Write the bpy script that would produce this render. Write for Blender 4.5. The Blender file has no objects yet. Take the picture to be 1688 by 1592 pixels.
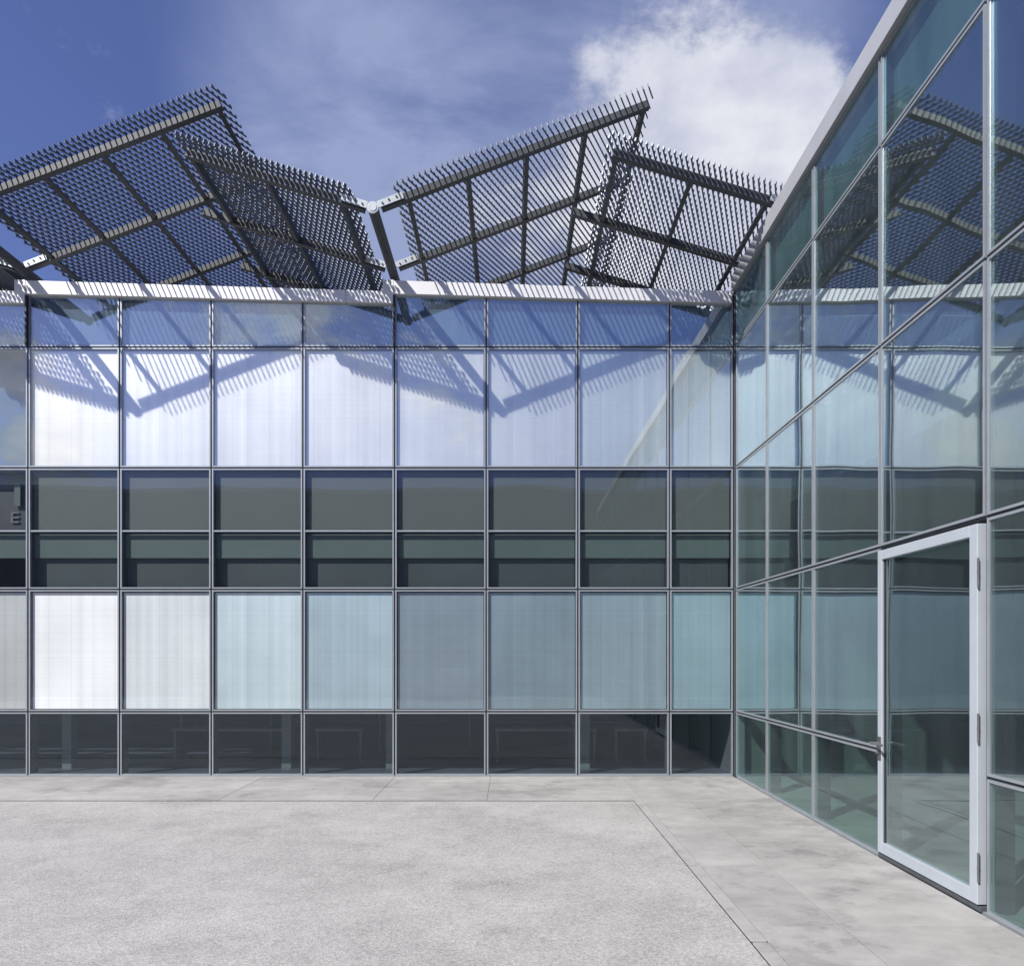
import bpy, math, random
from mathutils import Vector, Matrix
random.seed(7)
scene = bpy.context.scene
R = math.radians

# ------------------------------------------------------------------ camera
cam_d = bpy.data.cameras.new('camera')
cam = bpy.data.objects.new('camera', cam_d)
scene.collection.objects.link(cam)
cam.location = (0, 0, 1.6)
cam.rotation_euler = (R(90), 0, 0)
cam_d.sensor_fit = 'HORIZONTAL'
cam_d.sensor_width = 36
cam_d.lens = 36 * 1120 / 1688
cam_d.shift_y = 281 / 1688
cam_d.clip_start = 0.05
cam_d.clip_end = 3000
scene.camera = cam

# ------------------------------------------------------------------ light
SUN = Vector((1.44, 1.33, -1.82)).normalized()       # direction the light travels
TO = -SUN
elev = math.asin(TO.z)
azim = math.atan2(TO.x, TO.y)                        # clockwise from +Y
world = bpy.data.worlds.new('World')
scene.world = world
world.use_nodes = True
SKY_STRENGTH = 0.085
SUN_STRENGTH = 4.9
EXPOSURE = 0.45

def sky_nodes():
    nt = world.node_tree
    N, L = nt.nodes, nt.links
    N.clear()
    out = N.new('ShaderNodeOutputWorld')
    bg = N.new('ShaderNodeBackground')
    bg.inputs['Strength'].default_value = SKY_STRENGTH
    L.new(bg.outputs[0], out.inputs[0])
    sky = N.new('ShaderNodeTexSky')
    sky.sky_type = 'NISHITA'
    sky.sun_disc = False
    sky.sun_elevation = elev
    sky.sun_rotation = azim
    sky.altitude = 200
    sky.air_density = 1.0
    sky.dust_density = 0.4
    sky.ozone_density = 2.5
    tint = N.new('ShaderNodeMix'); tint.data_type = 'RGBA'; tint.blend_type = 'MULTIPLY'
    tint.inputs[0].default_value = 1.0
    tint.inputs[7].default_value = (0.93, 0.85, 1.17, 1)
    L.new(sky.outputs[0], tint.inputs[6])
    tc = N.new('ShaderNodeTexCoord')
    nrm = N.new('ShaderNodeVectorMath'); nrm.operation = 'NORMALIZE'
    L.new(tc.outputs['Generated'], nrm.inputs[0])
    def math_(op, a, b=None, c=None, clamp=False):
        m = N.new('ShaderNodeMath'); m.operation = op; m.use_clamp = clamp
        for i, v in enumerate((a, b, c)):
            if v is None: continue
            if hasattr(v, 'is_output'): L.new(v, m.inputs[i])
            else: m.inputs[i].default_value = v
        return m.outputs[0]
    sep = N.new('ShaderNodeSeparateXYZ'); L.new(nrm.outputs[0], sep.inputs[0])
    den = math_('ADD', math_('MAXIMUM', sep.outputs[2], 0.0), 0.25)
    dv = N.new('ShaderNodeVectorMath'); dv.operation = 'DIVIDE'
    cmb = N.new('ShaderNodeCombineXYZ')
    for i in range(3): L.new(den, cmb.inputs[i])
    L.new(nrm.outputs[0], dv.inputs[0]); L.new(cmb.outputs[0], dv.inputs[1])
    def noise(scale, detail, rough, off=(0, 0, 0), stretch=(1, 1, 1), dist=0.0):
        mp = N.new('ShaderNodeMapping')
        mp.inputs['Location'].default_value = off
        mp.inputs['Scale'].default_value = stretch
        L.new(dv.outputs[0], mp.inputs[0])
        n = N.new('ShaderNodeTexNoise')
        n.inputs['Scale'].default_value = scale
        n.inputs['Detail'].default_value = detail
        n.inputs['Roughness'].default_value = rough
        n.inputs['Distortion'].default_value = dist
        L.new(mp.outputs[0], n.inputs['Vector'])
        return n.outputs['Fac']
    def blob(px, py, rad, behind=False):
        d = Vector(((px - 844) / 1120, -1.0 if behind else 1.0, (1077 - py) / 1120)).normalized()
        dt = N.new('ShaderNodeVectorMath'); dt.operation = 'DOT_PRODUCT'
        L.new(nrm.outputs[0], dt.inputs[0]); dt.inputs[1].default_value = d
        mr = N.new('ShaderNodeMapRange'); mr.interpolation_type = 'SMOOTHSTEP'
        L.new(dt.outputs['Value'], mr.inputs[0])
        mr.inputs[1].default_value = math.cos(rad); mr.inputs[2].default_value = math.cos(rad * 0.15)
        return mr.outputs[0]
    def total(lst):
        acc = None
        for w, b in lst:
            t = math_('MULTIPLY', b, w)
            acc = t if acc is None else math_('ADD', acc, t)
        return acc
    fb = noise(4.5, 10, 0.66, (3.1, 1.7, 0.4), (1, 1, 1), 0.15)
    # solid cumulus: the bank over the right wing and the ones behind the courtyard
    solid = total([(0.20, blob(1240, 130, 0.14)), (0.5, blob(1290, 290, 0.13)), (0.42, blob(1170, 220, 0.14)),
                   (0.45, blob(1110, 330, 0.22)), (0.30, blob(1010, 190, 0.09)), (0.5, blob(1240, 420, .25)), (.30, blob(980, 400, .2)),
                   (0.55, blob(410, 520, 0.12, True)), (0.25, blob(300, 500, 0.12, True)),
                   (0.55, blob(540, 515, 0.09, True)), (0.60, blob(720, 650, 0.15, True)),
                   (0.6, blob(20, 690, 0.12, True)), (0.6, blob(10, 545, 0.07, True)),
                   (0.5, blob(120, 790, 0.08, True))])
    far = math_('MULTIPLY', math_('SUBTRACT', noise(0.9, 2, 0.5, (8, 3, 1)), 0.60), 1.5, clamp=True)
    s1 = math_('ADD', math_('MULTIPLY_ADD', solid, 1.25, -0.16), math_('MULTIPLY', math_('SUBTRACT', fb, 0.5), 3.5))
    s1 = math_('ADD', s1, far)
    mr = N.new('ShaderNodeMapRange'); mr.interpolation_type = 'SMOOTHSTEP'
    L.new(s1, mr.inputs[0]); mr.inputs[1].default_value = 0.26; mr.inputs[2].default_value = 1.05
    cov = mr.outputs[0]
    # thin veil
    veil = total([(0.5, blob(700, 150, 0.30)), (0.4, blob(560, 280, 0.2)), (0.4, blob(850, 330, 0.22)),
                  (0.5, blob(1180, 90, 0.2)), (.12, blob(500, 560, .35, True))])
    wf = noise(2.4, 7, 0.58, (1.3, 6.2, 0.0), (1.0, 1.5, 1), 0.5)
    v1 = math_('MULTIPLY', math_('ADD', math_('MULTIPLY', veil, 1.6), 0.0), math_('MULTIPLY', math_('SUBTRACT', wf, 0.30), 2.4, clamp=True), clamp=True)
    veilc = math_('MULTIPLY', v1, 0.75)
    # shading inside the clouds
    sh = noise(5.5, 7, 0.55, (3.14, 1.72, 0.42))
    ccol = N.new('ShaderNodeMix'); ccol.data_type = 'RGBA'
    g = math_('MULTIPLY', math_('SUBTRACT', math_('ADD', math_('MULTIPLY', sh, 1.7), math_('MULTIPLY', cov, 0.35)), 0.82), 1.8, clamp=True)
    L.new(g, ccol.inputs[0])
    k = 1 / SKY_STRENGTH
    ccol.inputs[6].default_value = (0.31 * k, 0.34 * k, 0.47 * k, 1)
    ccol.inputs[7].default_value = (0.58 * k, 0.59 * k, 0.64 * k, 1)
    vm = N.new('ShaderNodeMix'); vm.data_type = 'RGBA'
    L.new(veilc, vm.inputs[0]); L.new(tint.outputs[2], vm.inputs[6])
    vm.inputs[7].default_value = (0.28 * k, 0.33 * k, 0.50 * k, 1)
    mix = N.new('ShaderNodeMix'); mix.data_type = 'RGBA'
    L.new(cov, mix.inputs[0]); L.new(vm.outputs[2], mix.inputs[6]); L.new(ccol.outputs[2], mix.inputs[7])
    L.new(mix.outputs[2], bg.inputs[0])
sky_nodes()

sun_d = bpy.data.lights.new('sun', 'SUN')
sun_d.energy = SUN_STRENGTH
sun_d.angle = R(0.5)
sun_d.color = (1.0, 0.965, 0.91)
sun = bpy.data.objects.new('sun', sun_d)
sun.rotation_euler = SUN.to_track_quat('-Z', 'Y').to_euler()
sun.location = (-20, -20, 30)
scene.collection.objects.link(sun)
vs = scene.view_settings
vs.view_transform = 'Standard'; vs.look = 'None'; vs.exposure = EXPOSURE; vs.gamma = 1
vs.use_curve_mapping = False
try:
    scene.cycles.max_bounces = 10
    scene.cycles.glossy_bounces = 6
    scene.cycles.transparent_max_bounces = 24
    scene.cycles.caustics_reflective = False
    scene.cycles.sample_clamp_indirect = 6
except Exception: pass

# ------------------------------------------------------------------ materials
def base_mat(name):
    m = bpy.data.materials.new(name); m.use_nodes = True
    nt = m.node_tree
    return m, nt, nt.nodes, nt.links, nt.nodes['Principled BSDF']

def simple(name, col, rough=0.5, metal=0.0, var=0.12, scale=6.0, bump=0.0, bscale=60, stretch=(1, 1, 1), spec=0.5):
    m, nt, N, L, P = base_mat(name)
    P.inputs['Roughness'].default_value = rough
    P.inputs['Metallic'].default_value = metal
    P.inputs['Specular IOR Level'].default_value = spec
    geo = N.new('ShaderNodeNewGeometry')
    mp = N.new('ShaderNodeMapping'); mp.inputs['Scale'].default_value = stretch
    L.new(geo.outputs['Position'], mp.inputs[0])
    n = N.new('ShaderNodeTexNoise'); n.inputs['Scale'].default_value = scale; n.inputs['Detail'].default_value = 6
    L.new(mp.outputs[0], n.inputs['Vector'])
    r = N.new('ShaderNodeValToRGB')
    a = [c * (1 - var) for c in col]; b = [min(1, c * (1 + var)) for c in col]
    r.color_ramp.elements[0].color = (*a, 1); r.color_ramp.elements[1].color = (*b, 1)
    r.color_ramp.elements[0].position = .3; r.color_ramp.elements[1].position = .7
    L.new(n.outputs['Fac'], r.inputs[0]); L.new(r.outputs[0], P.inputs['Base Color'])
    if bump:
        n2 = N.new('ShaderNodeTexNoise'); n2.inputs['Scale'].default_value = bscale; n2.inputs['Detail'].default_value = 4
        L.new(geo.outputs['Position'], n2.inputs['Vector'])
        bp = N.new('ShaderNodeBump'); bp.inputs['Strength'].default_value = bump; bp.inputs['Distance'].default_value = 0.01
        L.new(n2.outputs['Fac'], bp.inputs['Height']); L.new(bp.outputs[0], P.inputs['Normal'])
    return m

def glass_mat(name, r0, r1, tint, refl, warp=0.0012, dust_haze=0.0, dcol=(.7, .8, .85)):
    m, nt, N, L, P = base_mat(name)
    N.remove(P)
    out = N['Material Output']
    tr = N.new('ShaderNodeBsdfTransparent'); tr.inputs[0].default_value = (*tint, 1)
    gl = N.new('ShaderNodeBsdfGlossy'); gl.inputs['Roughness'].default_value = 0.0
    gl.inputs['Color'].default_value = (*refl, 1)
    mx = N.new('ShaderNodeMixShader')
    lw = N.new('ShaderNodeLayerWeight'); lw.inputs[0].default_value = 0.5
    pw = N.new('ShaderNodeMath'); pw.operation = 'POWER'; pw.inputs[1].default_value = 2.6
    L.new(lw.outputs['Facing'], pw.inputs[0])
    ma = N.new('ShaderNodeMath'); ma.operation = 'MULTIPLY_ADD'; ma.use_clamp = True
    ma.inputs[1].default_value = r1; ma.inputs[2].default_value = r0
    L.new(pw.outputs[0], ma.inputs[0])
    geo = N.new('ShaderNodeNewGeometry')
    oi = N.new('ShaderNodeObjectInfo')
    cm = N.new('ShaderNodeVectorMath'); cm.operation = 'SCALE'; cm.inputs[3].default_value = 7.0
    L.new(oi.outputs['Random'], cm.inputs[0])
    ad = N.new('ShaderNodeVectorMath'); ad.operation = 'ADD'
    L.new(geo.outputs['Position'], ad.inputs[0]); L.new(cm.outputs[0], ad.inputs[1])
    n = N.new('ShaderNodeTexNoise'); n.inputs['Scale'].default_value = 1.1; n.inputs['Detail'].default_value = 0.5
    L.new(ad.outputs[0], n.inputs['Vector'])
    bp = N.new('ShaderNodeBump'); bp.inputs['Strength'].default_value = 1.0; bp.inputs['Distance'].default_value = warp * 3
    L.new(n.outputs['Fac'], bp.inputs['Height']); L.new(bp.outputs[0], gl.inputs['Normal'])
    L.new(ma.outputs[0], mx.inputs[0]); L.new(tr.outputs[0], mx.inputs[1]); L.new(gl.outputs[0], mx.inputs[2])
    if dust_haze:
        # thin film of dirt, added as a streaky pale haze to lift dark panes
        df = N.new('ShaderNodeBsdfDiffuse'); df.inputs[0].default_value = (*dcol, 1)
        mp = N.new('ShaderNodeMapping'); mp.inputs['Scale'].default_value = (6, 6, 1.1)
        L.new(ad.outputs[0], mp.inputs[0])
        n3 = N.new('ShaderNodeTexNoise'); n3.inputs['Scale'].default_value = 1.0; n3.inputs['Detail'].default_value = 7
        L.new(mp.outputs[0], n3.inputs['Vector'])
        fm = N.new('ShaderNodeMath'); fm.operation = 'MULTIPLY_ADD'
        fm.inputs[1].default_value = dust_haze * 1.6; fm.inputs[2].default_value = dust_haze * 0.2
        L.new(n3.outputs['Fac'], fm.inputs[0])
        m2 = N.new('ShaderNodeMixShader')
        L.new(fm.outputs[0], m2.inputs[0]); L.new(mx.outputs[0], m2.inputs[1]); L.new(df.outputs[0], m2.inputs[2])
        L.new(m2.outputs[0], out.inputs[0])
    else:
        L.new(mx.outputs[0], out.inputs[0])
    return m

def blind_mat(name='satin blind fabric', gloss=0.70, rough=0.46):
    """metallised screen fabric: colour from the object's own colour"""
    m, nt, N, L, P = base_mat(name)
    out = N['Material Output']
    oi = N.new('ShaderNodeObjectInfo')
    geo = N.new('ShaderNodeNewGeometry')
    sep = N.new('ShaderNodeSeparateXYZ'); L.new(geo.outputs['Position'], sep.inputs[0])
    # faint vertical seams every 0.3 m and finer streaks
    wv = N.new('ShaderNodeTexNoise'); wv.noise_dimensions = '1D'
    wv.inputs['Scale'].default_value = 8; wv.inputs['Detail'].default_value = 5
    L.new(sep.outputs[0], wv.inputs['W'])
    hz = N.new('ShaderNodeTexNoise'); hz.noise_dimensions = '1D'
    hz.inputs['Scale'].default_value = 34; hz.inputs['Detail'].default_value = 4
    L.new(sep.outputs[2], hz.inputs['W'])
    big = N.new('ShaderNodeTexNoise'); big.inputs['Scale'].default_value = 1.2; big.inputs['Detail'].default_value = 3
    L.new(geo.outputs['Position'], big.inputs['Vector'])
    md = N.new('ShaderNodeMath'); md.operation = 'FRACT'
    sc = N.new('ShaderNodeMath'); sc.operation = 'MULTIPLY'; sc.inputs[1].default_value = 1 / 0.29
    L.new(sep.outputs[0], sc.inputs[0]); L.new(sc.outputs[0], md.inputs[0])
    lt = N.new('ShaderNodeMath'); lt.operation = 'LESS_THAN'; lt.inputs[1].default_value = 0.03
    L.new(md.outputs[0], lt.inputs[0])
    def ma(a, b, c):
        x = N.new('ShaderNodeMath'); x.operation = 'MULTIPLY_ADD'
        for i, v in enumerate((a, b, c)):
            if hasattr(v, 'is_output'): L.new(v, x.inputs[i])
            else: x.inputs[i].default_value = v
        return x.outputs[0]
    f = ma(wv.outputs['Fac'], 0.30, 0.56)
    f = ma(hz.outputs['Fac'], 0.12, f)
    f = ma(big.outputs['Fac'], 0.34, f)
    f = ma(lt.outputs[0], -0.12, f)
    cc = N.new('ShaderNodeVectorMath'); cc.operation = 'SCALE'
    L.new(oi.outputs['Color'], cc.inputs[0]); L.new(f, cc.inputs[3])
    df = N.new('ShaderNodeBsdfDiffuse'); L.new(cc.outputs[0], df.inputs[0])
    gl = N.new('ShaderNodeBsdfGlossy'); gl.inputs['Roughness'].default_value = rough
    L.new(cc.outputs[0], gl.inputs[0])
    mx = N.new('ShaderNodeMixShader'); mx.inputs[0].default_value = gloss
    L.new(df.outputs[0], mx.inputs[1]); L.new(gl.outputs[0], mx.inputs[2])
    N.remove(P)
    L.new(mx.outputs[0], out.inputs[0])
    return m

def concrete(name, col, speck=0.0, streak=(1, 1, 1), rough=0.85, blotch=0.16, fine=0.10):
    m, nt, N, L, P = base_mat(name)
    P.inputs['Roughness'].default_value = rough
    P.inputs['Specular IOR Level'].default_value = 0.3
    geo = N.new('ShaderNodeNewGeometry'); oi = N.new('ShaderNodeObjectInfo')
    def noise(scale, det, st=(1, 1, 1), ro=0.55):
        mp = N.new('ShaderNodeMapping'); mp.inputs['Scale'].default_value = st
        L.new(geo.outputs['Position'], mp.inputs[0])
        n = N.new('ShaderNodeTexNoise'); n.inputs['Scale'].default_value = scale
        n.inputs['Detail'].default_value = det; n.inputs['Roughness'].default_value = ro
        L.new(mp.outputs[0], n.inputs['Vector']); return n.outputs['Fac']
    def ma(a, b, c):
        x = N.new('ShaderNodeMath'); x.operation = 'MULTIPLY_ADD'
        for i, v in enumerate((a, b, c)):
            if hasattr(v, 'is_output'): L.new(v, x.inputs[i])
            else: x.inputs[i].default_value = v
        return x.outputs[0]
    f = ma(noise(0.9, 6, streak, 0.6), blotch * 4, 1 - blotch * 2)
    f = ma(noise(5, 6, streak, 0.6), fine * 4, ma(f, 1.0, -fine * 2))
    f = ma(oi.outputs['Random'], 0.10, ma(f, 1.0, -0.05))
    h = noise(90, 3)
    if speck:
        vo = N.new('ShaderNodeTexVoronoi'); vo.inputs['Scale'].default_value = 95
        L.new(geo.outputs['Position'], vo.inputs['Vector'])
        sp = N.new('ShaderNodeSeparateColor'); L.new(vo.outputs['Color'], sp.inputs[0])
        f = ma(sp.outputs[0], speck * 2, ma(f, 1.0, -speck))
        h = vo.outputs['Distance']
        f = ma(noise(30, 5), speck * 1.6, ma(f, 1.0, -speck * .8))
    else:
        f = ma(noise(60, 5), 0.16, ma(f, 1.0, -0.08))
    # worn, damp-looking stains with edges of their own
    st_ = noise(0.9, 10, (1, 1.1, 1), 0.72)
    mr = N.new('ShaderNodeMapRange'); mr.interpolation_type = 'SMOOTHSTEP'
    L.new(st_, mr.inputs[0]); mr.inputs[1].default_value = 0.52; mr.inputs[2].default_value = 0.60
    f = ma(mr.outputs[0], -0.20 if not speck else -0.09, f)
    st2 = noise(3.4, 10, (1, 1.1, 1), 0.74)
    mr2 = N.new('ShaderNodeMapRange'); L.new(st2, mr2.inputs[0])
    mr2.inputs[1].default_value = 0.56; mr2.inputs[2].default_value = 0.64
    f = ma(mr2.outputs[0], -0.14 if not speck else -0.05, f)
    cc = N.new('ShaderNodeVectorMath'); cc.operation = 'SCALE'; cc.inputs[0].default_value = col
    L.new(f, cc.inputs[3]); L.new(cc.outputs[0], P.inputs['Base Color'])
    bp = N.new('ShaderNodeBump'); bp.inputs['Strength'].default_value = 0.5 if speck else 0.25
    bp.inputs['Distance'].default_value = 0.004
    L.new(h, bp.inputs['Height']); L.new(bp.outputs[0], P.inputs['Normal'])
    return m

M = {}
M['alu'] = simple('satin aluminium', (0.36, 0.39, 0.42), 0.38, 0.45, 0.05, 8)
M['door_alu'] = simple('pale powder coated aluminium', (0.44, 0.48, 0.52), 0.42, 0.2, 0.04, 5)
M['gasket'] = simple('dark gasket', (0.035, 0.038, 0.045), 0.5)
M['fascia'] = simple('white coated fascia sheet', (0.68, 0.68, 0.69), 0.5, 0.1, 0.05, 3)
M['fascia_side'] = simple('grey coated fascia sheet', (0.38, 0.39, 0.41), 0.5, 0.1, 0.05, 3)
M['steel'] = simple('dark grey painted steel', (0.07, 0.077, 0.083), 0.5, 0.0, 0.15, 12, spec=0.25)
M['galv'] = simple('galvanised steel plate', (0.42, 0.45, 0.45), 0.42, 0.35, 0.12, 25)
M['dull'] = simple('dull brushed steel', (0.22, 0.22, 0.22), 0.35, 0.7, 0.1, 20)
M['slat'] = simple('grey steel slat', (0.13, 0.14, 0.155), 0.42, 0.3, 0.15, 15)
M['glass_top'] = glass_mat('coated blue glass', 0.20, 0.35, (0.92, 0.95, 0.98), (0.88, 0.95, 1.0), 0.0012, .032)
M['glass_up'] = glass_mat('upper float glass', 0.16, 0.34, (0.985, 0.985, 0.975), (0.92, 0.96, 0.96), 0.0012, .008)
M['glass_low'] = glass_mat('clear float glass', 0.040, 0.34, (0.97, 0.98, 0.98), (0.72, 0.86, 1.0), 0.0012, .002)
M['glass_side'] = glass_mat('green float glass', 0.17, 1.1, (0.80, 0.90, 0.875), (0.90, 0.98, 1.0), 0.0016, .016)
M['glass_side_low'] = glass_mat('green float glass low', 0.07, 0.42, (0.80, 0.90, 0.875), (0.80, 0.93, 0.97), 0.0014, .014)
M['glass_door'] = glass_mat('green door glass', 0.13, 0.95, (0.80, 0.89, 0.875), (0.85, 0.95, 0.98), 0.0014, .012)
M['glass_side_top'] = glass_mat('green coated clerestory glass', 0.09, 0.25, (0.80, 0.90, 0.90), (0.72, 0.90, 0.95), 0.0014, .025)
M['blind'] = blind_mat()
M['blind_low'] = blind_mat('matt blind fabric', 0.08, 0.6)
M['blind_mid'] = blind_mat('semi matt blind fabric', 0.72, 0.48)
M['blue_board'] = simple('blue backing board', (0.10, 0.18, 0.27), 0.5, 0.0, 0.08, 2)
M['teal_board'] = simple('teal backing board', (0.055, 0.105, 0.112), 0.5, 0.0, 0.10, 2)
M['grey_board'] = simple('grey backing board', (0.070, 0.084, 0.080), 0.6, 0.0, 0.05, 1.5)
M['dim_room_board'] = simple('dim room board', (0.032, 0.045, 0.047), 0.5, 0.0, 0.15, 1.2)
M['box_board'] = simple('pale green blind box', (0.060, 0.092, 0.086), 0.5, 0.0, 0.08, 1.5)
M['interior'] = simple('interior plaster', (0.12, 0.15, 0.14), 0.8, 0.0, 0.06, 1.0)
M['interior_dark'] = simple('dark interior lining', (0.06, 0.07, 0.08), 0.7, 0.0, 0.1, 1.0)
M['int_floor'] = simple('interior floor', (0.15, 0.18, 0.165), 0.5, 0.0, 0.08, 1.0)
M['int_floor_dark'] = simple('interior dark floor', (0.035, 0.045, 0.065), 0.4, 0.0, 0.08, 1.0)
M['roof'] = simple('roof membrane', (0.20, 0.20, 0.20), 0.8)
M['render'] = simple('grey rendered wall', (0.34, 0.34, 0.335), 0.8, 0, 0.08, 0.7)
M['court'] = concrete('fine aggregate concrete', (0.352, 0.345, 0.334), 0.20, (1, 1, 1), 0.9, 0.17, 0.09)
M['slab'] = concrete('smooth stone slab', (0.340, 0.333, 0.321), 0.0, (0.8, 1.2, 1), 0.7, 0.20, 0.16)
M['kerb'] = concrete('concrete edging', (0.355, 0.348, 0.338), 0.0, (1, 1, 1), 0.7, 0.06, 0.05)
M['bed'] = simple('bedding mortar', (0.03, 0.029, 0.028), 0.9)
M['earth'] = simple('distant ground', (0.14, 0.145, 0.12), 0.9, 0, 0.3, 0.05)
M['post_paint'] = simple('pale green post paint', (0.08, 0.115, 0.115), 0.5)
M['heater'] = simple('grey enamel', (0.09, 0.10, 0.12), 0.4)
M['desk'] = simple('pale office laminate', (0.12, 0.12, 0.125), 0.4)

# ------------------------------------------------------------------ helpers
COL = scene.collection
class MB:
    def __init__(s): s.v = []; s.f = []
    def box(s, x0, x1, y0, y1, z0, z1):
        b = len(s.v)
        s.v += [(x0,y0,z0),(x1,y0,z0),(x1,y1,z0),(x0,y1,z0),(x0,y0,z1),(x1,y0,z1),(x1,y1,z1),(x0,y1,z1)]
        s.f += [tuple(b+i for i in q) for q in ((0,3,2,1),(4,5,6,7),(0,1,5,4),(1,2,6,5),(2,3,7,6),(3,0,4,7))]
        return s
    def hexa(s, pts):
        b = len(s.v); s.v += [tuple(p) for p in pts]
        s.f += [tuple(b+i for i in q) for q in ((0,3,2,1),(4,5,6,7),(0,1,5,4),(1,2,6,5),(2,3,7,6),(3,0,4,7))]
        return s
    def obar(s, c, u, v, w, lu, lv, lw):
        """box centred at c with unit axes u v w and full lengths"""
        c = Vector(c); pts = []
        for sw in (-.5, .5):
            for su, sv in ((-.5,-.5),(.5,-.5),(.5,.5),(-.5,.5)):
                pts.append(c + u*lu*su + v*lv*sv + w*lw*sw)
        return s.hexa(pts)
    def cyl(s, a, b, r, n=16, r2=None):
        a = Vector(a); b = Vector(b); ax = (b-a).normalized()
        t = Vector((0,0,1)) if abs(ax.z) < .9 else Vector((1,0,0))
        u = ax.cross(t).normalized(); v = ax.cross(u)
        r2 = r if r2 is None else r2
        k = len(s.v)
        for P, rr in ((a, r), (b, r2)):
            for i in range(n):
                th = 2*math.pi*i/n
                s.v.append(tuple(P + u*rr*math.cos(th) + v*rr*math.sin(th)))
        for i in range(n):
            j = (i+1) % n
            s.f.append((k+i, k+n+i, k+n+j, k+j))
        s.f.append(tuple(k+i for i in range(n))); s.f.append(tuple(k+n+i for i in reversed(range(n))))
        return s
    def mesh(s, name):
        me = bpy.data.meshes.new(name); me.from_pydata(s.v, [], s.f); me.update(); return me
    def build(s, name, mat, parent=None, loc=(0,0,0), bevel=0.0):
        return mk(s.mesh(name), name, mat, parent, loc, bevel)

def mk(me, name, mat=None, parent=None, loc=(0,0,0), bevel=0.0):
    o = bpy.data.objects.new(name, me)
    if mat is not None and not me.materials: me.materials.append(mat)
    o.location = loc
    if parent: o.parent = parent
    COL.objects.link(o)
    if bevel:
        m = o.modifiers.new('bevel', 'BEVEL'); m.width = bevel; m.segments = 2; m.limit_method = 'ANGLE'
    return o

def empty(name, loc=(0,0,0), rz=0.0):
    o = bpy.data.objects.new(name, None); o.location = loc; o.rotation_euler = (0,0,rz)
    o.empty_display_size = .3
    COL.objects.link(o); return o
def tag(o, label, cat, group=None):
    o['label'] = label; o['category'] = cat
    if group: o['group'] = group
    return o
def struct(o): o['kind'] = 'structure'; return o
def copy_tree(o, parent=None):
    c = o.copy(); COL.objects.link(c)
    if parent: c.parent = parent
    for ch in list(o.children): copy_tree(ch, c)
    return c

# ------------------------------------------------------------------ ground
WX, WY = 2.902, 8.885                       # right wall plane, back wall plane
CX, CY = 1.325, 7.372                       # corner of the aggregate court
g = MB(); g.box(-900, 900, -900, 900, -0.5, -0.17); struct(g.build('ground', M['earth']))
b = MB(); b.box(-26, WX+.02, -13.2, WY+.02, -0.16, -0.075); struct(b.build('paving_bed', M['bed']))
c = MB(); c.box(-26, CX-.004, -13.2, CY, -0.044, 0.0); struct(c.build('court_paving', M['court'], bevel=.002))
pv = MB(); pv.box(-26.0, WX+.015, -13.2, -13.1, -0.044, 0.0)
pave = struct(empty('pavement', (0, 0, 0)))
pv.build('edge_course', M['kerb'], pave)
J = 0.007
def slab(x0, x1, y0, y1, J=J):
    s = MB(); hx, hy = (x1-x0)/2 - J/2, (y1-y0)/2 - J/2
    s.box(-hx, hx, -hy, hy, -0.044, 0)
    o = s.build('paving_slab', M['slab'], pave, ((x0+x1)/2, (y0+y1)/2, random.uniform(-.0008, .0008)), bevel=.002)
    return o
M['joint'] = simple('dark sealant joint', (0.045, 0.044, 0.042), 0.9)
m = MB(); m.box(-26, CX+.004, CY+.001, CY+.045, -.05, -.003); m.box(CX-.0045, CX+.0125, -13.1, CY+.0005, -.05, -.003)
m.build('joint_strip', M['joint'], pave)
xs = [CX+.1]
while xs[-1] > -25: xs.append(xs[-1] - random.choice((1.25, 1.7, 2.1)))
for i in range(len(xs)-1):
    slab(xs[i+1], xs[i], CY+.046, WY-.012, .0032)
ys = [CY+.046, 6.3, 5.15, 4.005, 2.85, 1.7, .55, -.6, -1.75, -2.9, -4.05, -5.2, -6.35, -7.5, -8.65, -9.8, -11, -12.1, -13.1]
slab(CX+.1, 1.93+.3, CY+.046, WY-.012); slab(1.93+.3, WX-.012, CY+.046, WY-.012)
for i in range(len(ys)-1):
    slab(CX+.1, 1.935, ys[i+1], ys[i]); slab(1.935, WX-.012, ys[i+1], ys[i])
ks = [CY, 6.70, 5.97, 5.15, 4.49, 3.785, 3.03, 2.28, 1.5, .75, 0, -.75, -1.5, -2.25, -3, -5, -7, -9, -11, -13.1]
for i in range(len(ks)-1):
    gap = 0.024 if abs(ks[i]-3.785) < .01 else 0.004
    s = MB(); s.box(CX+.006, CX+.096, ks[i+1]+.002, ks[i]-gap, -0.044, 0.001)
    s.build('edging_stone', M['kerb'], pave, (0, 0, random.uniform(0, .002)), bevel=.003)

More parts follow.
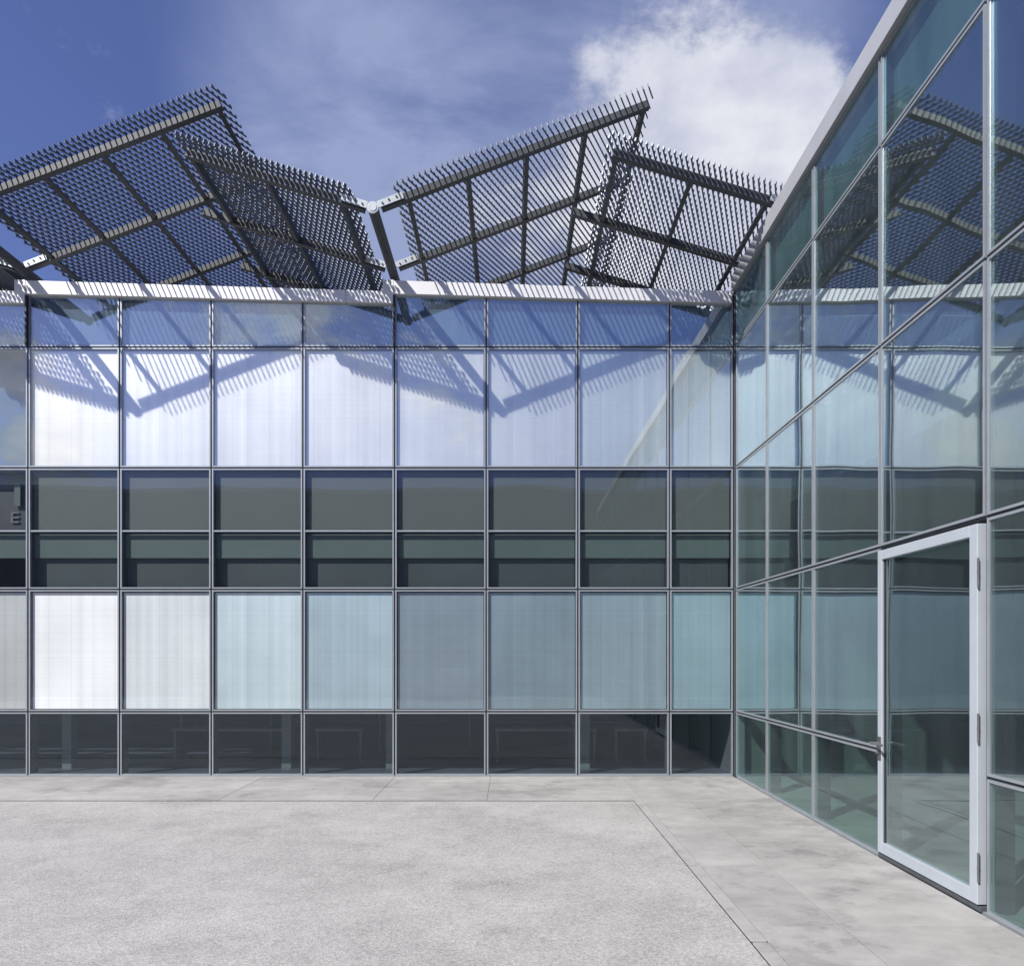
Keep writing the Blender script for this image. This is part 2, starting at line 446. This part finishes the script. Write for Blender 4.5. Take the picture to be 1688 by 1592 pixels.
# ------------------------------------------------------------------ curtain wall kit
FB, GAP = 0.017, 0.020                      # frame bar width, joint between two frames
def frame_mesh(w, h, mids=()):
    """window frame: local origin lower left outer corner; front face at y=0"""
    m = MB(); g2 = GAP/2
    x0, x1, z0, z1 = g2, w-g2, g2, h-g2
    m.box(x0, x0+FB, .010, .045, z0, z1); m.box(x1-FB, x1, .010, .045, z0, z1)
    m.box(x0+FB, x1-FB, .010, .045, z0, z0+FB); m.box(x0+FB, x1-FB, .010, .045, z1-FB, z1)
    for z in mids: m.box(x0+FB, x1-FB, .014, .045, z-.010, z+.010)
    return m.mesh('window')
def window(parent, x, z, w, h, glass, mids=(), alu='alu', back=None, split_glass=None):
    fr = mk(frame_mesh(w, h, mids), 'window', M[alu], parent, (x, 0, z))
    lv = [GAP/2+FB-.006] + [q for m_ in mids for q in (m_,)] + [h-GAP/2-FB+.006]
    for i in range(len(lv)-1):
        a = lv[i] + (.006 if i else 0); b_ = lv[i+1] - (.006 if i < len(lv)-2 else 0)
        hw = w/2 - GAP/2 - FB + .006; hh = (b_-a)/2
        p = MB(); p.box(-hw, hw, -.005, .005, -hh, hh)
        gm = glass if split_glass is None else split_glass[i]
        o = p.build('pane', M[gm], fr, (w/2, .022, (a+b_)/2))
        o.rotation_euler = (R(random.uniform(-.09, .09)), 0, R(random.uniform(-.09, .09)))
    return fr
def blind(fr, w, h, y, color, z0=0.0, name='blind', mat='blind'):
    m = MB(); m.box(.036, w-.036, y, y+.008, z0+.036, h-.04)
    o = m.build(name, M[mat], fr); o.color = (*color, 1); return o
def backing(fr, w, z0, z1, y, mat, name):
    m = MB(); m.box(.035, w-.035, y, y+.02, z0, z1)
    return m.build(name, M[mat], fr)

def mullion(parent, x, z0, z1):
    m = MB(); m.box(x-.028, x+.028, .050, .17, z0, z1); m.box(x-.010, x+.010, .022, .050, z0, z1)
    m.build('mullion', M['gasket'], parent)
def transom(parent, x0, x1, z):
    m = MB(); m.box(x0+.03, x1-.03, .050, .15, z-.028, z+.028); m.box(x0+.012, x1-.012, .024, .050, z-.010, z+.010)
    m.build('transom', M['gasket'], parent)

ROWS = [0.0, .84, 2.44, 4.03, 5.61, 6.34]
# ---------------- back wing
back = tag(empty('glass_building', (0, WY, 0)), 'long glass fronted wing facing the court, blinds toned from sunlit white to blue-grey behind its panes', 'building')
edges = [2.902, 2.062] + [2.062-1.2*i for i in range(1, 18)]
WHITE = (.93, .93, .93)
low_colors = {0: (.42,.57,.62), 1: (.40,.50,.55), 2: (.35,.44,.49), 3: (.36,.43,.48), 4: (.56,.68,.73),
              5: (.76,.86,.88), 6: (.76,.79,.80), 7: (1.0,1.0,1.0)}  # fabric tones that also hold the sun's glare, brightest at the left
# columns counted from the corner leftwards
for i in range(len(edges)-1):
    x1, x0 = edges[i], edges[i+1]; w = x1-x0
    left_bay = i >= 8
    # bottom row
    window(back, x0, ROWS[0], w, ROWS[1]-ROWS[0], 'glass_low')
    # lower blinds
    fr = window(back, x0, ROWS[1], w, ROWS[2]-ROWS[1], 'glass_low')
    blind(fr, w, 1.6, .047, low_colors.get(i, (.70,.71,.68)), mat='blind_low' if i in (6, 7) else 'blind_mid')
    # mid row
    fr = window(back, x0, ROWS[2], w, ROWS[3]-ROWS[2], 'glass_low', mids=(.765,))
    if not left_bay: backing(fr, w, .78, 1.56, .075, 'grey_board', 'backing_panel')
    backing(fr, w, .42, .735, .085, 'box_board', 'blind_box')
    if not left_bay: backing(fr, w, .03, .735, .135, 'dim_room_board', 'backing_panel')  # board added to hold the room's dim tone behind the glass
    # upper blinds
    fr = window(back, x0, ROWS[3], w, ROWS[4]-ROWS[3], 'glass_up')
    if not left_bay: blind(fr, w, 1.58, .047, (.97,.97,.95) if i > 6 else (.90,.91,.90) if i > 3 else (.85,.88,.88) if i > 1 else (.79,.86,.86))  # stepped lighter leftwards: falloff of the sun's gloss put into the colour
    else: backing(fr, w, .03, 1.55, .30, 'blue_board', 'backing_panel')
    # top row
    fr = window(back, x0, ROWS[4], w, ROWS[5]-ROWS[4], 'glass_top')
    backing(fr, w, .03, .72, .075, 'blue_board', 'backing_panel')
for x in edges[1:]: mullion(back, x, 0.0, 6.34)
for i in range(len(edges)-1):
    for z in ROWS[1:5]: transom(back, edges[i+1], edges[i], z)
# plinth angle along the foot
m = MB(); m.box(edges[-1], 2.89, .002, .10, -.04, .010); m.build('plinth', M['alu'], back)
XL = edges[-1]
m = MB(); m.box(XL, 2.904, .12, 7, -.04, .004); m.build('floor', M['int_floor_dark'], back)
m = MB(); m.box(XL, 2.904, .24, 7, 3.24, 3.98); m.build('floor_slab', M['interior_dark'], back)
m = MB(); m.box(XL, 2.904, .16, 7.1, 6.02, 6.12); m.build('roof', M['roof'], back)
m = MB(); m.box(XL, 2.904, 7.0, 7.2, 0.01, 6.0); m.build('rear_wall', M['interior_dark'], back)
m = MB(); m.box(2.906, 2.94, .0, 7.2, 0.0, 6.34); m.build('end_wall', M['interior_dark'], back)
m = MB(); m.box(XL-.2, XL, 0.06, 7.2, 0.0, 6.3); m.build('end_wall', M['render'], back)
for k, xx in enumerate((-6.25, -3.2, -1.75, 0.95)):
    m = MB(); m.box(xx, xx+.13, .55, .68, 0.0, 3.24); m.build('column', M['post_paint'], back)
for xx, ww in ((-5.0, 1.7), (-2.9, .7), (-.25, 1.5), (1.5, .5)):
    m = MB(); m.box(xx, xx+ww, 1.1, 1.5, .46, .50); m.box(xx+.02, xx+.05, 1.12, 1.48, 0.01, .46); m.box(xx+ww-.05, xx+ww-.02, 1.12, 1.48, .01, .46)
    m.build('bench', M['desk'], back)

m = MB()
for xx in (-5.4, -2.2, .9):
    m.box(xx, xx+1.6, 2.0, 2.8, .70, .735); m.box(xx+.05, xx+.09, 2.05, 2.75, 0.01, .70); m.box(xx+1.5, xx+1.54, 2.05, 2.75, 0.01, .70)
m.build('counter', M['desk'], back)

# dim letter and teal strip behind the dark panes at the far left
m = MB(); m.box(-7.50, -6.375, .19, .20, 3.24, 3.98); m.build('dark_room_sheet', M['gasket'], back)  # dark sheet added to stand in for the unlit room
m = MB(); y_ = .17; x_, z_ = -6.68, 3.34
m.box(x_, x_+.03, y_, y_+.01, z_, z_+.15)
for q in (0, .06, .125): m.box(x_+.03, x_+.105, y_, y_+.01, z_+q, z_+q+.024)
m.build('sign_letter', M['slat'], back)
m = MB(); m.box(-6.62, -6.54, .15, .17, 3.56, 3.86); m.build('strip', M['box_board'], back)

# stepped, gently sloping fascia: one length per four panes
steps = [2.902+.0, -1.545, -6.345, -11.145, -15.945]
def fascia(x0, x1, zt0, zb0, zt1, zb1):
    y0, y1 = -.030, .40
    m = MB()
    m.hexa([(x0,y0,zb0),(x1,y0,zb1),(x1,y1,zb1),(x0,y1,zb0),(x0,y0,zt0),(x1,y0,zt1),(x1,y1,zt1),(x0,y1,zt0)])
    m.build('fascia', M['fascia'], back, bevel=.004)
for i in range(len(steps)-1):
    x1, x0 = steps[i], steps[i+1]
    zt0, zb0, zt1, zb1 = 6.462, 6.288, 6.320, 6.165
    if i == 0:
        x1 = 2.868
    xm = x1 - .62
    f_ = (xm-x0)/(x1-x0)
    ztm, zbm = zt0+(zt1-zt0)*f_, zb0+(zb1-zb0)*f_
    fascia(x0+.002, xm-.003, zt0, zb0, ztm, zbm)
    fascia(xm, x1-.002, ztm, zbm, zt1, zb1)
    # step plate closing the jump up to the next length
    if i > 0:
        m = MB(); m.box(x1-.14, x1+.0, -.034, .40, zt1-.02, zt0+.005)
        m.build('step_plate', M['fascia'], back, bevel=.003)
        m = MB(); m.box(x1-.008, x1+.012, -.03, .045, 5.62, 6.27); m.build('step_post', M['gasket'], back)
m = MB(); m.box(XL, 2.79, -.02, .015, 6.10, 6.13)

# ---------------- right wing (its front faces the court from the right)
side = tag(empty('glass_building', (WX, WY, 0), R(-90)), 'green tinted glass wing on the right with a silver framed door', 'building')
sedges = [0.0, 1.109] + [1.109+1.2*i for i in range(1, 12)]
for i in range(len(sedges)-1):
    x0, x1 = sedges[i], sedges[i+1]; w = x1-x0
    if i == 0: x0 += .02; w -= .02
    if i != 3:
        window(side, x0, ROWS[0], w, .84, 'glass_side_low')
        window(side, x0, ROWS[1], w, 1.60, 'glass_side')
    window(side, x0, ROWS[2], w, ROWS[3]-ROWS[2], 'glass_side')
    window(side, x0, ROWS[3], w, ROWS[4]-ROWS[3], 'glass_side')
    fr = window(side, x0, ROWS[4], w, ROWS[5]-ROWS[4], 'glass_side_top')
    backing(fr, w, .03, .72, .10, 'teal_board', 'backing_panel')
    for z in ROWS[1:5]:
        if i == 3 and z == .84: continue
        transom(side, x0, x1, z)
for x in sedges[1:]: mullion(side, x, 0.0, 6.34)
m = MB(); m.box(.03, .06, .01, .12, .0, 6.3); m.build('corner_post', M['alu'], side)
SL = sedges[-1]
m = MB(); m.box(.1, SL, .002, .10, -.04, .010); m.build('plinth', M['alu'], side)
m = MB(); m.box(.0, SL, .12, 6, -.04, .004); m.build('floor', M['int_floor'], side)
m = MB(); m.box(.0, SL, .32, 6, 3.35, 3.95); m.build('floor_slab', M['interior'], side)
m = MB(); m.box(.0, SL, .16, 6.1, 6.02, 6.12); m.build('roof', M['roof'], side)
m = MB(); m.box(.0, SL, 4.6, 4.8, 0.01, 6.0); m.build('rear_wall', M['interior'], side)
m = MB(); m.box(-.16, -.06, .06, 6.0, 0.01, 6.3); m.build('party_wall', M['interior'], side)
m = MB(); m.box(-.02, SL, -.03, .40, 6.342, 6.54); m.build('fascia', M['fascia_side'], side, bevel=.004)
m = MB(); m.box(SL, SL+.2, .06, 6.1, 0, 6.3); m.build('end_wall', M['render'], side)

# door: between the third and fourth mullion
dx0, dx1 = sedges[3]+.022, sedges[4]-.030
D = MB()
FW = .074; zb, zt = .045, 2.405
D.box(dx0, dx0+FW*.8, -.022, .038, zb, zt); D.box(dx1-FW, dx1, -.022, .038, zb, zt)
D.box(dx0+FW*.8, dx1-FW, -.022, .038, zt-FW, zt); D.box(dx0+FW*.8, dx1-FW, -.022, .038, zb, zb+FW+.01)
door = D.build('door', M['door_alu'], side, bevel=.004)
p = MB(); p.box(dx0+FW*.8-.006, dx1-FW+.006, .002, .012, zb+FW+.004, zt-FW+.006); p.build('pane', M['glass_door'], door)
m = MB()
for a0, a1, c0, c1 in ((dx0+FW*.8, dx0+FW*.8+.014, zb+FW+.01, zt-FW), (dx1-FW-.014, dx1-FW, zb+FW+.01, zt-FW)):
    m.box(a0, a1, -.006, .001, c0, c1)
m.build('glazing_bead', M['gasket'], door)
m = MB(); m.box(dx0-.01, dx1+.015, -.012, .06, .004, .036); m.build('threshold', M['steel'], side, bevel=.003)
for hz in (.28, 1.14, 2.10):
    m = MB(); m.cyl((dx1+.012, -.024, hz-.09), (dx1+.012, -.024, hz+.09), .0065, 12)
    m.cyl((dx1+.012, -.024, hz-.004), (dx1+.012, -.024, hz+.004), .008, 12)
    m.build('hinge', M['dull'], door)
H = MB(); hx = dx0+.03; hz = .90
H.box(hx-.022, hx+.022, -.030, -.0225, hz-.13, hz+.05)
H.cyl((hx, -.03, hz), (hx, -.085, hz), .011, 12)
H.cyl((hx-.03, -.078, hz), (hx+.135, -.078, hz), .010, 12)
H.cyl((hx, -.03, hz-.075), (hx, -.044, hz-.075), .014, 12)
H.cyl((hx-.0, -.044, hz-.075), (hx, -.052, hz-.075), .009, 12)
H.build('handle', M['dull'], door)
H2 = MB(); H2.cyl((hx, .04, hz), (hx, .09, hz), .011, 12); H2.cyl((hx-.02, .086, hz), (hx+.13, .086, hz), .010, 12)
H2.build('handle', M['dull'], door)

# ------------------------------------------------------------------ building across the court (seen only mirrored in the panes)
opp = tag(empty('rendered_building', (-10, -13.3, 0)), 'plain grey rendered block closing the far side of the court', 'building')
m = MB(); m.box(-40, 60, -8, 0, -.11, 9.0); m.build('wall', M['render'], opp)
m = MB(); m.box(-40.1, 60.1, -8.1, .1, 9.0, 9.18); m.build('coping', M['fascia'], opp)
for k in range(16):
    m = MB(); x = -20.5+3*k
    m.box(x, x+1.6, -.02, .03, 1.0, 2.6); o = m.build('window', M['alu'], opp)
    m = MB(); m.box(x+.06, x+1.54, .03, .04, 1.06, 2.54); m.build('pane', M['gasket'], o)

# ------------------------------------------------------------------ sunshade: tubes and slatted panels
NZ, YF = 6.59, 7.65
BEAMS = [7.65, 8.83, 10.05, 11.27, 12.5]
NODES = [-6.36, -1.56, 3.24]
A, B_ = R(21.0), R(17.0)
TUBE_LABELS = ['steel roof tube at the left edge of the court, between two slatted sunshades',
               'steel roof tube with a round pale end cap in the middle valley of the sunshades',
               'steel roof tube half hidden behind the edge of the right wing']
for nx, lb in zip(NODES, TUBE_LABELS):
    t = tag(empty('roof_tube', (nx, YF, NZ)), lb, 'steel tube', 'tubes carrying the slatted sunshades')
    m = MB(); m.cyl((0, -.03, 0), (0, 5.0, 0), .060, 24); m.build('tube', M['steel'], t)
    m = MB(); m.cyl((0, -.052, 0), (0, -.031, 0), .066, 28); m.cyl((0, -.058, 0), (0, -.0521, 0), .046, 24); m.build('end_cap', M['galv'], t)
    for bi, by in enumerate(BEAMS):
        for sgn, ang in ((1, A), (-1, B_)):
            u = Vector((sgn*math.cos(ang), 0, math.sin(ang))); w_ = Vector((-sgn*math.sin(ang), 0, math.cos(ang)))
            m = MB()
            m.obar(Vector((0, by-YF-.048, 0)) + u*.215 + w_*.006, u, Vector((0,1,0)), w_, .30, .012, .075)
            m.build('bracket', M['galv'], t)
            m = MB()
            for q in (.12, .20, .29):
                c0 = Vector((0, by-YF, 0)) + u*q + w_*(.012 if q > .15 else .0)
                m.cyl(c0+Vector((0,-.066,0)), c0+Vector((0,-.0545,0)), .011, 6)
            m.build('bolt', M['steel'], t)
    for py in (2.15, 4.6):
        m = MB(); m.cyl((0, py, 6.12-NZ), (0, py, -.055), .045, 16); m.box(-.09, .09, py-.09, py+.09, 6.12-NZ, 6.135-NZ)
        m.build('post', M['steel'], t)

def slat_mesh(L, t=.015, h1=.013, h2=.038, pitch=.085, tooth=.044):
    m = MB(); m.box(-t/2, t/2, 0, L, 0, h1)
    n = int((L-.01)/pitch)
    for i in range(n+1):
        a = i*pitch; b2 = min(a+tooth, L)
        if b2-a < .01: continue
        k = len(m.v)
        m.v += [(-t/2,a,h1),(t/2,a,h1),(t/2,b2,h1),(-t/2,b2,h1),(-t/2,a,h2),(t/2,a,h2),(t/2,b2,h2),(-t/2,b2,h2)]
        m.f += [tuple(k+q for q in f) for f in ((4,5,6,7),(0,1,5,4),(1,2,6,5),(2,3,7,6),(3,0,4,7))]
    return m.mesh('slat')

def panel(sgn, ang, offs, beam_u0, beam_u1, beam_u1_inner, hb, kind):
    """slatted panel rising from its valley tube; origin = tube axis at front"""
    t = empty(kind, (0, YF, NZ))
    ca, sa = math.cos(ang), math.sin(ang)
    u = Vector((sgn*ca, 0, sa)); w_ = Vector((-sgn*sa, 0, ca)); yv = Vector((0,1,0))
    for bi, by in enumerate(BEAMS):
        a0 = beam_u0; a1 = beam_u1 if bi == 0 else beam_u1_inner
        m = MB(); m.obar(yv*(by-YF) + u*(a0+a1)/2, u, yv, w_, a1-a0, .05, hb)
        m.obar(yv*(by-YF-.0) + u*(a0+a1)/2 - w_*(hb/2+.004), u, yv, w_, a1-a0, .07, .008)
        m.build('beam', M['steel'], t)
    y0, y1 = 0.04, BEAMS[-1]-YF-.04
    for o_ in offs:
        uu = o_/ca
        wd = .05
        m = MB()
        for bi in range(len(BEAMS)-1):
            s0, s1 = BEAMS[bi]-YF+.036, BEAMS[bi+1]-YF-.036
            m.obar(u*uu + yv*(s0+s1)/2 - w_*.004, u, yv, w_, wd, s1-s0, hb-.016)
        m.build('purlin', M['steel'], t)
    # slats: one every 64 mm, skewed in plan, lying on the beams
    umin, umax = offs[0]/ca - .13, offs[-1]/ca + .13
    vmin, vmax = -.20, BEAMS[-1]-YF+.15
    k = sgn*0.43/ca                     # drift of u per unit of depth
    d = (u*k + yv).normalized()
    cr = d.cross(w_).normalized()
    pitch = .0615/ca
    n0 = int((umin - max(0, k*(vmax-vmin)))/pitch)-1; n1 = int((umax - min(0, k*(vmax-vmin)))/pitch)+2
    for n in range(n0, n1):
        ub = n*pitch
        # u(v) = ub + k*(v-vmin)
        va, vb = vmin, vmax
        if k > 0: va = max(va, vmin + (umin-ub)/k); vb = min(vb, vmin + (umax-ub)/k)
        else:     va = max(va, vmin + (umax-ub)/k); vb = min(vb, vmin + (umin-ub)/k)
        if vb-va < .08: continue
        L = (vb-va)*math.sqrt(1+k*k)
        me = slat_mesh(L)
        P = u*(ub+k*(va-vmin)) + yv*va + w_*(hb/2+.004)
        o = mk(me, 'slat', M['slat'], t)
        mat = Matrix.Identity(4)
        for r_ in range(3):
            mat[r_][0] = cr[r_]; mat[r_][1] = d[r_]; mat[r_][2] = w_[r_]; mat[r_][3] = P[r_]
        o.matrix_local = mat
    return t
GA = 'slatted sunshades above the roof edge'
pa = panel(1, A, (.39, 1.06, 1.72, 2.385, 3.04), .09, 3.09/math.cos(A), 3.09/math.cos(A), .075, 'slatted_sunshade')
tag(pa, 'large slatted sunshade on the left, rising to a peak against the open blue sky', 'sunshade', GA)
pa.location.x = NODES[0]
pc = copy_tree(pa); pc.location.x = NODES[1]
pc['label'] = 'large slatted sunshade right of the middle tube, its peak against the white cloud'
pb = panel(-1, B_, (.36, 1.21, 2.06), .09, 2.10/math.cos(B_), 2.44/math.cos(B_), .085, 'slatted_sunshade')
tag(pb, 'short slatted sunshade left of the middle tube, overlapped by the large left one', 'sunshade', GA)
pb.location.x = NODES[1]
pd = copy_tree(pb); pd.location.x = NODES[2]
pd['label'] = 'short slatted sunshade sloping down to the corner behind the edge of the right wing'
pe = copy_tree(pb); pe.location.x = NODES[0]
pe['label'] = 'slatted sunshade cut off by the left edge of the photo, just above the roof edge'
